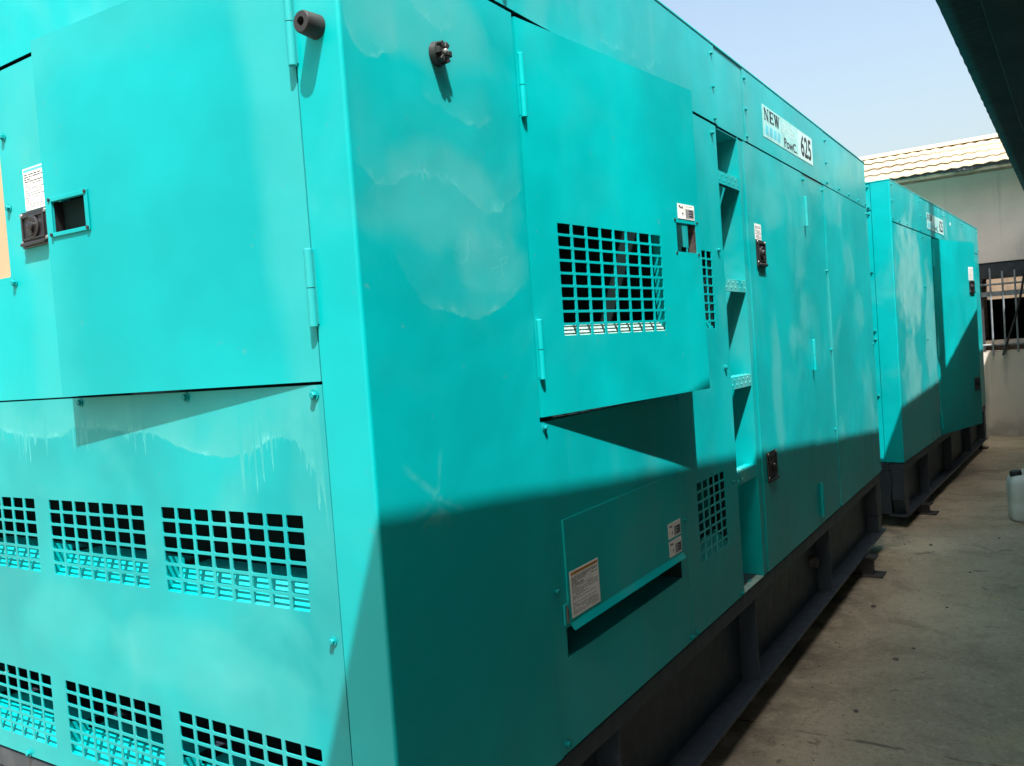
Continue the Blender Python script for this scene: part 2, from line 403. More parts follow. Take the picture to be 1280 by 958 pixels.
def new_letters(fr, u0, u1, v0, v1, n, m, b):
    """N E W in heavy slab letters"""
    w = (u1 - u0) / 3.3; h = v1 - v0
    def st(x0, y0, x1, y1, t0, L):
        q = [(x0 - t0, y0), (x0 + t0, y0), (x1 + t0, y1), (x1 - t0, y1)]
        st.k += 1
        b.quad([fr.p(L + x * w, v0 + y * h, n + st.k * .00005) for x, y in q], m)
    st.k = 0
    def hb(x0, x1, y0, y1, L):
        st.k += 1
        b.quad([fr.p(L + x * w, v0 + y * h, n + st.k * .00005) for x, y in ((x0, y0), (x1, y0), (x1, y1), (x0, y1))], m)
    L = u0
    st(.14, 0, .14, 1, .06, L); st(.14, 1, .78, 0, .12, L); st(.78, 0, .78, 1, .05, L); hb(0, .3, 0, .09, L); hb(0, .24, .91, 1, L); hb(.62, .93, .91, 1, L)
    L = u0 + w * 1.08
    st(.2, 0, .2, 1, .12, L); hb(.04, .85, .90, 1, L); hb(.04, .88, 0, .10, L); hb(.2, .66, .45, .55, L); hb(.76, .85, .74, 1, L); hb(.79, .88, 0, .28, L); hb(.60, .68, .36, .64, L)
    L = u0 + w * 2.1
    st(.12, 1, .34, 0, .11, L); st(.34, 0, .56, 1, .05, L); st(.56, 1, .78, 0, .11, L); st(.78, 0, 1.02, 1, .05, L); hb(-.05, .32, .91, 1, L); hb(.42, .70, .91, 1, L); hb(.90, 1.15, .91, 1, L)

def notice(parent, fr, u0, u1, v0, v1, rows, head=None, pic=False, gap=.0012):
    """printed label: white sheet, rows of fine print too small to read, and little pictures"""
    b = B(); b.box(fr, u0, u1, v0, v1, gap - .0009, gap, K['white']); n = gap + .0003; w, h = u1 - u0, v1 - v0
    if head: b.quad([fr.p(u, v, n) for u, v in ((u0 + w * .03, v1 - h * .09), (u1 - w * .03, v1 - h * .09), (u1 - w * .03, v1 - h * .03), (u0 + w * .03, v1 - h * .03))], head)
    if pic:
        def pl(pts, m, k=0): b.quad([fr.p(u0 + w * x, v0 + h * y, n + k) for x, y in pts], m)
        pl([(.06, .86), (.14, .90), (.20, .72), (.12, .74)], K['ink']); pl([(.12, .73), (.20, .715), (.32, .70), (.30, .80)], K['ink'], .0001); pl([(.21, .75), (.29, .81), (.30, .88), (.26, .86)], K['ink'], .0002)
        pl([(.24, .35), (.29, .27), (.34, .35), (.29, .45)], K['ink']); pl([(.27, .20), (.30, .20), (.30, .26), (.27, .26)], K['ink'])
        pl([(.46, .08), (.97, .08), (.97, .70), (.46, .70)], K['greyink']); 
        for y in (.18, .36, .54): pl([(.66, y), (.90, y), (.90, y + .10), (.66, y + .10)], K['ink'], .0002)
        pl([(.84, .28), (.90, .28), (.90, .36), (.84, .36)], K['ink'], .0003); pl([(.84, .46), (.90, .46), (.90, .54), (.84, .54)], K['ink'], .0003)
        pl([(.48, .86), (.90, .86), (.90, .88), (.48, .88)], K['greyink'])
    for r in range(rows):
        v = v1 - h * (.13 + .82 * (r + .5) / rows); x = 0.04
        while x < .93:
            L = random.uniform(.05, .22); x2 = min(.95, x + L)
            if random.random() < .9: b.quad([fr.p(u0 + w * a, v + h * .82 / rows * c, n) for a, c in ((x, -.22), (x2, -.22), (x2, .22), (x, .22))], K['greyink'] if r > rows * .25 or head is None else K['ink'])
            x = x2 + random.uniform(.012, .03)
            if random.random() < .06: break
    return b.done('label', parent)

def banner(parent, fr, y0, z0, sc=1.0, white_box=False):
    b = B(); q = lambda u: y0 + (u - 2.50) * sc
    b.box(fr, q(2.50), q(3.355), z0, z0 + .135, .0005, .0012, K['bannerw'])
    n = .0016; t = z0 - 2.180
    b.quad([fr.p(u, v + t, n - .0001) for u, v in ((q(3.07), 2.183), (q(3.352), 2.183), (q(3.352), 2.312), (q(3.07), 2.312))], K['bannerwhite'])
    new_letters(fr, q(2.525), q(2.765), 2.255 + t, 2.305 + t, n, K['ink'], b)
    text_mesh('SPEED', fr, q(2.795), q(3.03), 2.250 + t, 2.297 + t, n, K['bannerwhite'], b, .015)
    text_mesh('PowC.', fr, q(2.825), q(3.05), 2.190 + t, 2.232 + t, n, K['ink'], b, .02)
    text_mesh('Diesel', fr, q(2.53), q(2.78), 2.195 + t, 2.235 + t, n, K['blueink'], b, .0) if False else None
    for k in range(4):
        a = 2.53 + k * .062; b.quad([fr.p(u, v + t, n) for u, v in ((q(a), 2.196), (q(a + .045), 2.194), (q(a + .05), 2.232), (q(a + .012), 2.236))], K['blueink'])
    text_mesh('625', fr, q(3.125), q(3.325), 2.197 + t, 2.300 + t, n, K['ink'], b, .026)
    return b.done('banner', parent)

def skid(root, L, stiff, end_x=-2.0):
    b = B(); m = K['skid']
    for sx, fr in ((1, SIDE), (-1, F((end_x, 0, 0), (0, 1, 0), (-1, 0, 0)))):
        b.box(fr, .004, L - .004, .362, .416, -.10, -.006, m, .004)              # top chord
        b.box(fr, .0, L, .032, .046, -.12, .006, m, .003)                         # bottom flange
        b.box(fr, .15, L - .16, .047, .361, -.092, -.080, m)                      # web
        for y in stiff: b.box(fr, y, y + .012, .047, .361, -.0795, -.012, m)
        b.box(fr, L - .15, L, .15, .361, -.09, -.012, m, .004)
        b.hexa([fr.p(u, v, n) for u, v in ((L - .15, .047), (L - .15, .149), (L - .02, .149)) for n in (-.09, -.012)] + [fr.p(L - .10, .047, n) for n in (-.09, -.012)], m) if False else None
        b.prism([fr.p(u, v, -.09) for u, v in ((L - .15, .047), (L - .055, .047), (L, .149), (L - .15, .149))], ((0, 0, 0), fr.N * .078), m)
        b.prism([fr.p(u, v, -.09) for u, v in ((.15, .047), (.055, .047), (0, .149), (.15, .149))], ((0, 0, 0), fr.N * .078), m)
        b.box(fr, .0, .15, .15, .361, -.09, -.012, m, .004)
    for y0 in (.004, L - .104): b.abox(end_x + .101, -.101, y0, y0 + .10, .362, .416, m, .004)
    for y0 in (.0, L - .012):
        b.abox(end_x + .10, -.095, y0 + .002, y0 + .010, .20, .36, m)
        for x0 in (end_x + .095, -.20): b.abox(x0, x0 + .10, y0 + .002, y0 + .010, .05, .199, m)
    b.abox(end_x + .11, -.11, .02, L - .02, .30, .315, m)
    o = b.done('skid', root)
    return o

# =================================================================== FIRST GENERATOR
zS, zT, zG, zR = .420, 2.112, 2.120, 2.400
G = tag(empty('generator_set', (0, 0, 0)), 'near teal generator cabinet with an open grilled side door and a ladder recess', 'generator', 'teal generator cabinets parked in a row')
Lg, Wg = 4.765, 2.0

def corner_sheet(name, root, prof, z0, z1, m):
    b = B(); pr = [Vector((p[0], p[1], 0)) for p in prof]
    b.prism(pr, ((0, 0, z0), (0, 0, z1)), m, closed=False)
    for f in b.bm.faces: f.smooth = True
    o = b.done(name, root, recalc=False)
    s = o.modifiers.new('thickness', 'SOLIDIFY'); s.thickness = .0025; s.offset = 1
    w = o.modifiers.new('flat_faces', 'WEIGHTED_NORMAL'); w.weight = 100; w.keep_sharp = True
    return o

def mark_sharp(o, ang=35):
    bm = bmesh.new(); bm.from_mesh(o.data)
    for e in bm.edges:
        if len(e.link_faces) == 2 and e.calc_face_angle(0) > math.radians(ang): e.smooth = False
    bm.to_mesh(o.data); bm.free()

cp = corner_sheet('corner_panel', G, [Vector((-.1025, .024))] + rounded([(-.1025, 0), (0, 0), (0, .553)], .005, 4) + [Vector((-.024, .553))], zS + .003, zT, P['end_corner']); mark_sharp(cp)

# housing inside (dark lining seen through gaps and grilles)
b = B()
b.abox(-1.97, -.30, .30, 1.95, zS + .01, 2.11, K['foam']); b.abox(-1.97, -.22, 1.951, Lg - .02, zS + .01, 2.11, K['foam'])
b.abox(-1.97, -.03, 2.20, Lg - .02, zS + .011, 2.109, K['foam']); b.abox(-1.96, -.03, .03, Lg - .03, zS - .002, zS + .008, K['skid'])
b.abox(-.299, -.028, .53, .556, zS + .012, 2.108, K['foam']); b.abox(-.299, -.028, 1.38, 1.390, zS + .012, 2.108, K['foam'])
b.abox(-.299, -.03, .557, 1.379, 1.170, 1.185, K['foam'])
b.abox(-.285, -.280, .557, 1.379, .45, 1.165, K['foam'])
b.done('inner_housing', G)

# hood band and roof
def lprof(x_end, y_end): return [Vector((x_end, .03)), Vector((x_end, 0))] + rounded([(x_end, 0), (0, 0), (0, y_end)], .005, 4)[1:] + [Vector((-.03, y_end))]
hb = corner_sheet('hood_band', G, lprof(-Wg, 1.927), zG, zR, P['band']); mark_sharp(hb)
for (y0, y1, n) in ((1.931, 2.249, -.001), (2.253, 3.617, .002), (3.621, Lg, .001)):
    B().plate(SIDE, y0, y1, zG - .002, zR, P['band'], th=.004, n=n, flange=.03).done('hood_band', G)
b = B(); b.abox(-Wg - .004, .004, -.004, Lg + .004, zR + .0005, zR + .012, P['band'], .004); b.abox(-1.5, -.5, .8, 2.0, zR + .0125, zR + .05, P['band'], .006); b.done('roof', G)
b = B(); b.abox(-Wg, -.004, Lg - .003, Lg, zS, zR, P['side']); b.abox(-Wg, -Wg + .003, .003, Lg - .004, zS, zR, P['side']); b.done('rear_panel', G)
bolts(G, [(1.897, 2.367), (1.896, 2.249), (1.895, 2.137), (2.272, 2.365), (2.27, 2.244), (2.268, 2.137), (3.652, 2.359), (3.651, 2.24), (3.65, 2.137), (3.938, 2.137), (4.21, 2.137), (4.494, 2.137), (4.72, 2.137)], SIDE)
# small lifting hook above the corner of the door
b = B(); pts = [SIDE.p(.50, 2.215, .002), SIDE.p(.50, 2.215, .018), SIDE.p(.503, 2.19, .024), SIDE.p(.512, 2.172, .02), SIDE.p(.52, 2.18, .016)]
for p0, p1 in zip(pts, pts[1:]): b.cyl(p0, p1, .004, P['side'], 10)
b.done('hook', G)

# end: lower vented panel
x0, x1 = -1.90, -.1085
rows = ((.908, 1.088), (.470, .650)); cols = ((-.609, -.184, 8), (-1.047, -.673, 7), (-1.486, -1.112, 7), (-1.86, -1.55, 6))
ends = []
for (za, zb) in rows:
    for (xa, xb, nc) in cols: ends += grid(xa, xb, za, zb, nc, 6)
b = B(); b.plate(END, x0, x1, zS + .004, 1.3265, P['end_low'], ends, th=.0025, flange=.022)
EP = b.done('end_panel', G)
for (za, zb) in rows:
    for (xa, xb, nc) in cols:
        b = B(); a, c = xa - .004, xb + .004
        b.hexa([END.p(u, v + q, n_) for u in (a, c) for v, n_ in ((za - .004, -.0030), (za + .042, -.049)) for q in (0, -.002)], P['side'])   # sloped deflector
        for u in (a - .003, c + .0005): b.prism([END.p(u, v, n_) for v, n_ in ((za - .005, -.0030), (za + .075, -.0030), (za + .060, -.049), (za + .038, -.049))], ((0, 0, 0), (.0025, 0, 0)), P['side'])
        b.box(END, a, c, za + .036, za + .0405, -.12, -.0495, P['side'])
        b.done('vent_box', EP)
bolts(EP, [(-.127, 1.309), (-.492, 1.316), (-.872, 1.316), (-.130, .862), (-1.25, 1.316), (-.131, .46), (-1.245, .432), (-1.6, 1.316)], END)
# end: upper fixed panel with beige cover
LX = -.880
b = B(); b.plate(END, -1.90, LX, 1.3305, zT, P['end_up'], [(-1.62, -1.123, 1.628, 1.930)], th=.0025, ch=.006, flange=.022); EU = b.done('end_panel', G)
B().box(END, -1.63, -1.118, 1.620, 1.938, -.0075, -.0032, K['beige'], .001).done('window_cover', EU)
bolts(EU, [(-1.097, 1.958), (-1.10, 1.790), (-1.105, 1.612), (-1.3, 1.96), (-1.3, 1.60)], END)
latch(EU, END, -1.046, -.930, 1.684, 1.768); notice(EU, END, -1.026, -.930, 1.771, 1.868, 15, K['blueink'])
b = B(); b.plate(END, -Wg, -1.904, zS + .003, zT, P['end_up'], th=.0025, flange=.022); b.done('corner_panel', G)

# end: door standing slightly ajar
A = Vector((-.1085, -.001, 0)); D = (Vector((-.8625, -.046, 0)) - A); ED = F(A, D, (-D.y, D.x, 0)); wd = D.length
b = B(); hole = (.615, .729, 1.6915, 1.7575); b.plate(ED, 0, wd, 1.3325, 2.1125, P['end_door'], [hole], th=.003, ch=.0, flange=.026); DO = b.done('end_door', G)
b = B()
for (a, c, d, f) in ((.603, hole[0] - .0005, 1.682, 1.768), (hole[1] + .0005, .740, 1.682, 1.768), (hole[0], hole[1], hole[3] + .0005, 1.768), (hole[0], hole[1], 1.682, hole[2] - .0005)): b.box(ED, a, c, d, f, .0005, .004, P['end_door'], .001)
for (a, c) in ((.6085, 1.687), (.7345, 1.687), (.6085, 1.763), (.7345, 1.763)): b.lathe(ED.p(a, c, .004), ED.N, [(0, .0042), (.0025, .004), (.003, .001)], K['plastic'], 10)
b.box(ED, hole[0] - .004, hole[1] + .004, hole[2] - .004, hole[3] + .004, -.03, -.026, K['foam'])
for (a, c, d, f) in ((hole[0] - .004, hole[0] - .001, hole[2] - .004, hole[3] + .004), (hole[1] + .001, hole[1] + .004, hole[2] - .004, hole[3] + .004)): b.box(ED, a, c, d, f, -.0255, -.0035, K['plastic'])
b.done('latch_frame', DO)
hinge(DO, END, -.1065, 1.885, 2.035, P['end_door']); hinge(DO, END, -.1065, 1.430, 1.565, P['end_door'])

b = B(); b.box(END, -.1081, -.1034, .44, 1.325, -.02, -.003, K['seal']); b.done('door_seal', G); b = B(); b.box(END, -.1081, -.1034, 1.336, 2.108, -.02, -.003, K['seal']); b.done('door_seal', G)
# door stops on the corner panel
b = B(); a0 = END.p(-.050, 1.938, .0); b.lathe(a0, (0, -1, 0), [(0, .019), (.002, .021), (.036, .019), (.039, .017), (.0395, .008), (.024, .0075), (.024, .001)], K['rubber'], 26); b.done('door_stop', cp)
b = B(); c0 = SIDE.p(.263, 1.946, .0); b.lathe(c0, (1, 0, 0), [(0, .021), (.004, .024), (.016, .022), (.018, .014)], K['rubber'], 24)
for k in range(6):
    t = 2 * PI * k / 6; d = Vector((0, math.cos(t), math.sin(t))); b.hexa([c0 + Vector((.0165 + q * .010, 0, 0)) + d * r + d.cross(Vector((1, 0, 0))) * s for q in (0, 1) for r in (.009, .021) for s in (-.0042 - .002 * (r > .01), .0042 + .002 * (r > .01))], K['rubber'], .0015)
b.lathe(c0 + Vector((.0175, 0, 0)), (1, 0, 0), [(0, .006), (.011, .006), (.013, .004), (.0135, .001)], K['metal'], 12); b.done('door_stop', cp)

# side: open control door with grille
A = Vector((.004, .563, 0)); D = Vector((.097, 1.410, 0)) - A; SD = F(A, D, (D.y, -D.x, 0)); wd = D.length
gh = grid(.110, .604, 1.390, 1.656, 8, 9, .0085, .0060); lh = (.702, .826, 1.6165, 1.7015)
b = B(); b.plate(SD, 0, wd, 1.2075, 2.1065, P['door'], gh + [lh], th=.003, ch=.0035, flange=.030); SO = b.done('side_door', G)
b = B(); b.hexa([SD.p(u, v + q, n_) for u in (.096, .6178) for v, n_ in ((1.3865, -.0033), (1.421, -.036)) for q in (0, -.002)], P['dusty']); b.box(SD, .096, .618, 1.664, 1.6665, -.034, -.0035, P['door']); b.box(SD, .618, .6205, 1.379, 1.666, -.034, -.0035, P['door']); b.box(SD, .0935, .096, 1.379, 1.666, -.034, -.0035, P['door'])
b.done('grille_frame', SO)
b = B()
b.box(SD, lh[0] - .003, lh[0], lh[2], lh[3], -.028, -.0032, K['rust']); b.box(SD, lh[1], lh[1] + .003, lh[2], lh[3], -.028, -.0032, K['rust']); b.box(SD, lh[0], lh[1], lh[2] - .003, lh[2], -.028, -.0032, P['door']); b.box(SD, lh[0], lh[1], lh[3], lh[3] + .003, -.028, -.0032, K['plastic'])
for (a, c) in ((lh[0] - .007, lh[2] - .004), (lh[1] + .007, lh[2] - .004), (lh[0] - .007, lh[3] + .006), (lh[1] + .007, lh[3] + .006)): b.lathe(SD.p(a, c, .0), SD.N, [(0, .0042), (.0022, .004), (.003, .001)], K['plastic'], 10)
b.box(SD, lh[0] + .030, lh[0] + .046, lh[2] - .02, lh[3] + .02, -.050, -.032, P['door'], .002)
b.done('latch_frame', SO)
notice(SO, SD, .715, .818, 1.7135, 1.757, 0, None, True)
hinge(SO, SIDE, .5695, 1.884, 2.024, P['door']); hinge(SO, SIDE, .5695, 1.294, 1.428, P['door'])

# side: cable panel with flap under the door
b = B(); b.plate(SIDE, .557, 1.389, zS + .004, 1.196, P['side'], [(.612, 1.336, .636, .706)], th=.0025, ch=.0, flange=.022); LP = b.done('cable_panel', G)
b = B(); b.box(SIDE, .612, 1.336, .622, .634, -.16, -.004, P['side']); b.box(SIDE, .612, 1.336, .58, .90, -.125, -.121, P['side']); b.box(SIDE, .600, .611, .58, .90, -.16, -.004, K['foam']); b.box(SIDE, 1.337, 1.345, .58, .90, -.16, -.004, K['foam']); b.done('cable_tray', LP)
b = B(); b.plate(SIDE, .624, 1.333, .716, .957, P['side'], th=.0025, ch=0, n=.006)
b.box(SIDE, .624, 1.333, .9575, .960, .0005, .006, P['side']); b.box(SIDE, .6215, .6238, .716, .960, .0005, .006, P['side']); b.box(SIDE, 1.3332, 1.3355, .716, .960, .0005, .006, P['side'])
b.hexa([SIDE.p(u, v, n) for u in (.624, 1.333) for v, n in ((.7155, .0035), (.7155, .006), (.7005, .014), (.6995, .0165))], P['side'])
FL = b.done('cable_flap', LP)
notice(FL, F((.006, 0, 0), (0, 1, 0), (1, 0, 0)), .632, .778, .724, .834, 26, K['orange'])
for (a, c) in ((.775, .820), (.721, .7675)): notice(FL, F((.006, 0, 0), (0, 1, 0), (1, 0, 0)), 1.231, 1.326, a, c, 0, None, True)
b = B(); b.box(SIDE, .600, .617, .715, .765, .0005, .006, P['side'], .002); b.cyl(SIDE.p(.606, .722, .010), SIDE.p(.606, .760, .010), .003, K['steel'], 8); b.done('flap_catch', LP)
bolts(LP, [(.575, 1.183), (.576, .804), (.577, .446), (1.376, .805), (1.374, .437), (1.375, 1.183)], SIDE)

# side: narrow grille panel
hg = grid(1.499, 1.766, .638, .896, 5, 8) + grid(1.499, 1.776, 1.392, 1.657, 5, 9)
b = B(); b.plate(SIDE, 1.393, 1.902, zS + .004, zT, P['side'], hg, th=.0025, flange=.022); GP = b.done('grille_panel', G)
for (za, zb) in ((.638, .896), (1.392, 1.657)):
    b = B(); b.hexa([SIDE.p(u, v + q, n_) for u in (1.49, 1.785) for v, n_ in ((za - .004, -.0030), (za + .046, -.049)) for q in (0, -.002)], P['side']); b.box(SIDE, 1.786, 1.789, za - .009, zb + .005, -.06, -.0030, K['foam']); b.box(SIDE, 1.486, 1.489, za - .009, zb + .005, -.06, -.0030, K['foam'])
    b.done('vent_box', GP)
bolts(GP, [(1.856, 2.080), (1.850, 1.667), (1.846, 1.253), (1.850, .843), (1.872, .436), (1.425, .436)], SIDE)

# ladder recess
b = B()
b.box(SIDE, 1.904, 1.907, zS + .003, zT + .004, -.20, -.001, P['side']); b.box(SIDE, 2.152, 2.155, zS + .003, zT + .004, -.20, -.001, P['side'])
b.box(SIDE, 1.9075, 2.1515, zS + .003, zS + .006, -.20, -.001, P['dusty']); b.box(SIDE, 1.9075, 2.1515, zS + .003, zT + .004, -.203, -.2005, P['side'])
b.box(SIDE, 1.9075, 2.1515, zT - .004, zT - .001, -.20, -.004, P['side'])
LAD = b.done('ladder_recess', G)
for zt in (1.958, 1.570, 1.212, .862):
    b = B(); RP = P['rung']; b.box(SIDE, 1.908, 2.151, zt - .003, zt, -.050, -.0065, RP, .001); b.box(SIDE, 1.908, 2.151, zt - .046, zt, -.006, -.0030, RP, .001); b.box(SIDE, 1.908, 2.151, zt - .030, zt - .0035, -.050, -.0475, RP)
    for k in range(9):
        y = 1.925 + k * .026
        b.lathe(SIDE.p(y, zt - .012 if k % 2 else zt - .030, -.003), (1, 0, 0), [(0, .005), (.0011, .0042), (.002, .0025)], RP, 8)
        b.lathe(SIDE.p(y, zt, -.02 - .02 * (k % 2)), (0, 0, 1), [(0, .006), (.002, .004), (.003, .0025)], RP, 8)
    b.done('rung', LAD)
b = B(); b.lathe(SIDE.p(2.06, zS + .006, -.03), (0, 0, 1), [(0, .009), (.003, .008), (.005, .003)], P['side'], 10); b.done('drain_plug', LAD)

# side: far doors
b = B(); b.plate(SIDE, 2.157, 2.213, zS + .004, zT, P['far'], th=.0025, n=-.004, flange=.02); b.done('door_post', G)
FD = B().plate(SIDE, 2.218, 3.117, zS + .004, zT, P['far'], th=.003, flange=.026).done('side_door', G)
latch(FD, SIDE, 2.303, 2.418, 1.630, 1.737); notice(FD, SIDE, 2.303, 2.388, 1.740, 1.803, 9); latch(FD, SIDE, 2.272, 2.398, .764, .888)
for (a, c) in ((1.860, 2.000), (1.172, 1.316), (.460, .622)): hinge(FD, SIDE, 3.120, a, c, P['far'], .009, .009)
B().plate(SIDE, 3.124, 3.560, zS + .004, zT, P['far'], th=.0025, n=-.002, flange=.02).done('door_post', G)
FP = B().plate(SIDE, 3.563, Lg - .002, zS + .004, zT, P['far'], th=.0025, n=.001, flange=.022).done('side_panel', G)
bolts(G, [(3.536, 2.082), (3.534, 1.665), (3.531, 1.255), (3.528, .838), (3.546, .437), (3.135, 2.085)], F((-.002, 0, 0), (0, 1, 0), (1, 0, 0)))
bolts(FP, [(4.735, 2.08), (4.735, 1.25), (4.735, .44)], SIDE)
banner(G, F((.002, 0, 0), (0, 1, 0), (1, 0, 0)), 2.50, 2.180)
SK = skid(G, Lg + .02, (.86, 2.055, 3.30))
b = B(); b.lathe(SIDE.p(3.18, .22, -.080), (1, 0, 0), [(0, .03), (.03, .03), (.034, .024), (.0345, .001)], K['steel'], 16); b.done('drain_plug', SK)

# =================================================================== SECOND GENERATOR
X2, Y2, Z2, A2, L2 = .0525, 5.3664, -.0331, .0513, 4.50
H = tag(empty('generator_set', (X2, Y2, Z2), -A2), 'teal generator cabinet farther along the row, with one tall door swung outward', 'generator', 'teal generator cabinets parked in a row')
m = P['back']
c2 = corner_sheet('corner_panel', H, [Vector((-.121, .024))] + rounded([(-.121, 0), (0, 0), (0, .035)], .005, 4), zS + .003, zR, P['side']); mark_sharp(c2)
b = B(); b.abox(-1.97, -.03, .03, L2 - .02, zS + .01, 2.35, K['foam']); b.done('inner_housing', H)
for (y0, y1, n) in ((.038, 1.10, .003), (1.103, 2.22, .001), (2.223, 3.35, .002), (3.353, L2, .001)): B().plate(SIDE, y0, y1, 2.120, zR, m, th=.004, n=n, flange=.028).done('hood_band', H)
b = B(); b.abox(-Wg - .004, .004, -.004, L2 + .004, zR + .0005, zR + .010, m, .003); b.done('roof', H)
b = B(); b.abox(-Wg, -.004, L2 - .003, L2, zS, zR, m); b.done('rear_panel', H)
PE = B().plate(END, -1.90, -.126, zS + .004, 2.205, P['side'], th=.0025, flange=.022).done('end_panel', H); PT = B().plate(END, -1.90, -.126, 2.213, zR, m, th=.0025, flange=.022).done('end_panel', H)
bolts(PT, [(-.142, 2.375), (-.142, 2.232)], END); bolts(PE, [(-.142, 2.185), (-.142, 1.777), (-.142, 1.36), (-.142, 1.30), (-.142, .90), (-.142, .45)], END)
B().plate(SIDE, .038, 1.118, zS + .004, zT, m, th=.0025, n=.001, flange=.022).done('side_panel', H)
B().plate(SIDE, 1.122, 1.562, zS + .004, zT, m, th=.0025, n=-.001, flange=.022).done('door_post', H)
bolts(H, [(.056, 2.378), (.056, 2.263), (1.076, 2.364), (1.087, 2.248), (1.074, 2.137), (.056, 2.142), (.262, 2.137), (.543, 2.137), (.799, 2.137), (1.336, 2.258), (2.148, 2.16), (2.19, 2.345), (2.27, 2.345), (2.27, 2.15), (3.32, 2.36), (3.32, 2.15), (4.45, 2.36), (4.45, 2.15), (1.15, 2.085), (1.15, 1.685), (1.145, 1.26), (1.14, .84), (1.14, .45)], SIDE)
b = B(); b.box(SIDE, 2.56, 2.60, 2.29, 2.315, .0025, .004, K['white']); b.done('label', H)
dt = .215; A = Vector((.004, 1.572, 0)); SD2 = F(A, (math.sin(dt), math.cos(dt), 0), (math.cos(dt), -math.sin(dt), 0))
OD = B().plate(SD2, 0, .93, .428, 2.098, P['door'], th=.003, flange=.030).done('side_door', H)
latch(OD, SD2, .765, .885, 1.63, 1.745); notice(OD, SD2, .765, .875, 1.75, 1.87, 9); latch(OD, SD2, .775, .89, .74, .86)
for (a, c) in ((1.86, 2.0), (1.10, 1.25), (.48, .62)): hinge(OD, SIDE, 1.568, a, c, m, .009, .009)
hv = grid(3.715, 3.85, 1.345, 1.605, 2, 9) + grid(3.715, 3.85, .69, .90, 2, 7)
B().plate(SIDE, 2.52, 3.40, zS + .004, zT, m, th=.0025, flange=.022).done('side_door', H)
B().plate(SIDE, 3.405, L2 - .002, zS + .004, zT, m, hv, th=.0025, ch=0, flange=.022).done('grille_panel', H)
hinge(H, SIDE, 4.05, 1.90, 2.03, m, .009, .009); hinge(H, SIDE, 4.05, 1.0, 1.15, m, .009, .009)
banner(H, F((.002, 0, 0), (0, 1, 0), (1, 0, 0)), 1.37, 2.170, .95)
SK2 = skid(H, L2 + .02, (.95, 2.1, 3.3))

# =================================================================== bearers under the skids
def bearer(x0, x1, y, rz, label, dz=0.0, origin=(0, 0, -.08)):
    b = B(); m = K['bearer']; h = .1115 + dz
    b.abox(x0, x1, -.065, .065, .0, .010, m, .002); b.abox(x0, x1 - .055, -.022, .022, .0102, h - .0102, m, .002); b.abox(x0, x1 - .035, -.045, .045, h - .010, h, m, .002)
    o = b.done('steel_bearer'); o.location = (origin[0], y, origin[2]); o.rotation_euler = (0, 0, rz)
    return tag(o, label, 'beam', 'steel bearers under the skids')
bearer(-2.1, .100, 4.10, 0, 'rusty steel bearer poking out under the far end of the near generator skid')
bearer(-2.1, .100, .70, 0, 'steel bearer under the front end of the near generator skid')
bearer(-2.1, .185, 5.93, -A2, 'steel bearer poking out under the near corner of the second generator', -.034)
bearer(-2.1, .30, 9.62, -A2, 'steel bearer under the back end of the second generator by the white wall', -.034)

# =================================================================== ground
b = B(); b.abox(-80, 80, -80, 80, -.30, -.08, None) if False else None
M = Mat('stained_concrete')
n1 = M.noise(.8, 6); n2 = M.noise(3.5, 6, dist=.5, rough=.65); n3 = M.noise(45.0, 4, rough=.7); n4 = M.noise(160.0, 2)
col = M.mix(n1.ss(.35, .66), (.30, .262, .19), (.455, .395, .285)); col = M.mix(n2.ss(.47, .70) * .48, col, (.14, .12, .085)); col = M.mix(M.noise(1.5, 5, dist=1.2).ss(.55, .70) * .6, col, (.42, .345, .205))
col = M.mix(n3.ss(.54, .66) * .45, col, (.48, .43, .33)); col = M.mix(n3.ss(.46, .34) * .4, col, (.17, .145, .11)); col = M.mix(n4.ss(.60, .70) * .6, col, (.10, .09, .07))
col = M.mix(M.noise(6.0, 5, rough=.7).ss(.63, .70) * .7, col, (.10, .09, .07)); col = M.mix(M.noise(2.0, 5, dist=.8).ss(.62, .74) * .35, col, (.10, .10, .085))
cr = M.voronoi(.55, 'DISTANCE_TO_EDGE', M.vec(M.x + M.noise(2.0, 4) * .5, M.y + M.noise(3.0, 4) * .4, 0.0)).ss(.0, .006, .55, 0.0) * M.noise(1.1, 2).ss(.45, .6)
jy = M.y - 1.965 + (M.noise(3.0, 4) - .5) * .06; j = jy.abs().ss(.003, .014, 1.0, 0.0) * M.noise(9.0, 4).ss(.38, .60); jx = (M.x - 1.9 + (M.noise(2.0, 3) - .5) * .05).abs().ss(.003, .010, .8, 0.0)
col = M.mix((j * .7 + jx + cr).clamp() * .8, col, (.045, .045, .038))
base_dark = M.x.ss(-.05, .22, .55, 0.0) * M.noise(8.0, 4).ss(.35, .6); col = M.mix(base_dark, col, (.07, .068, .058))  # concrete tone darkens towards and under the generator skids
conc = M.set(col, n2 * .25 + .62, .25, bump=n2 * .5 + n3 * .25 + n4 * .08 - (j + jx + cr) * .5, bump_d=.012)
b = B(); b.quad([Vector(p) for p in ((-120, -120, -.08), (120, -120, -.08), (120, 120, -.08), (-120, 120, -.08))], conc); tag(b.done('ground'), kind='structure')
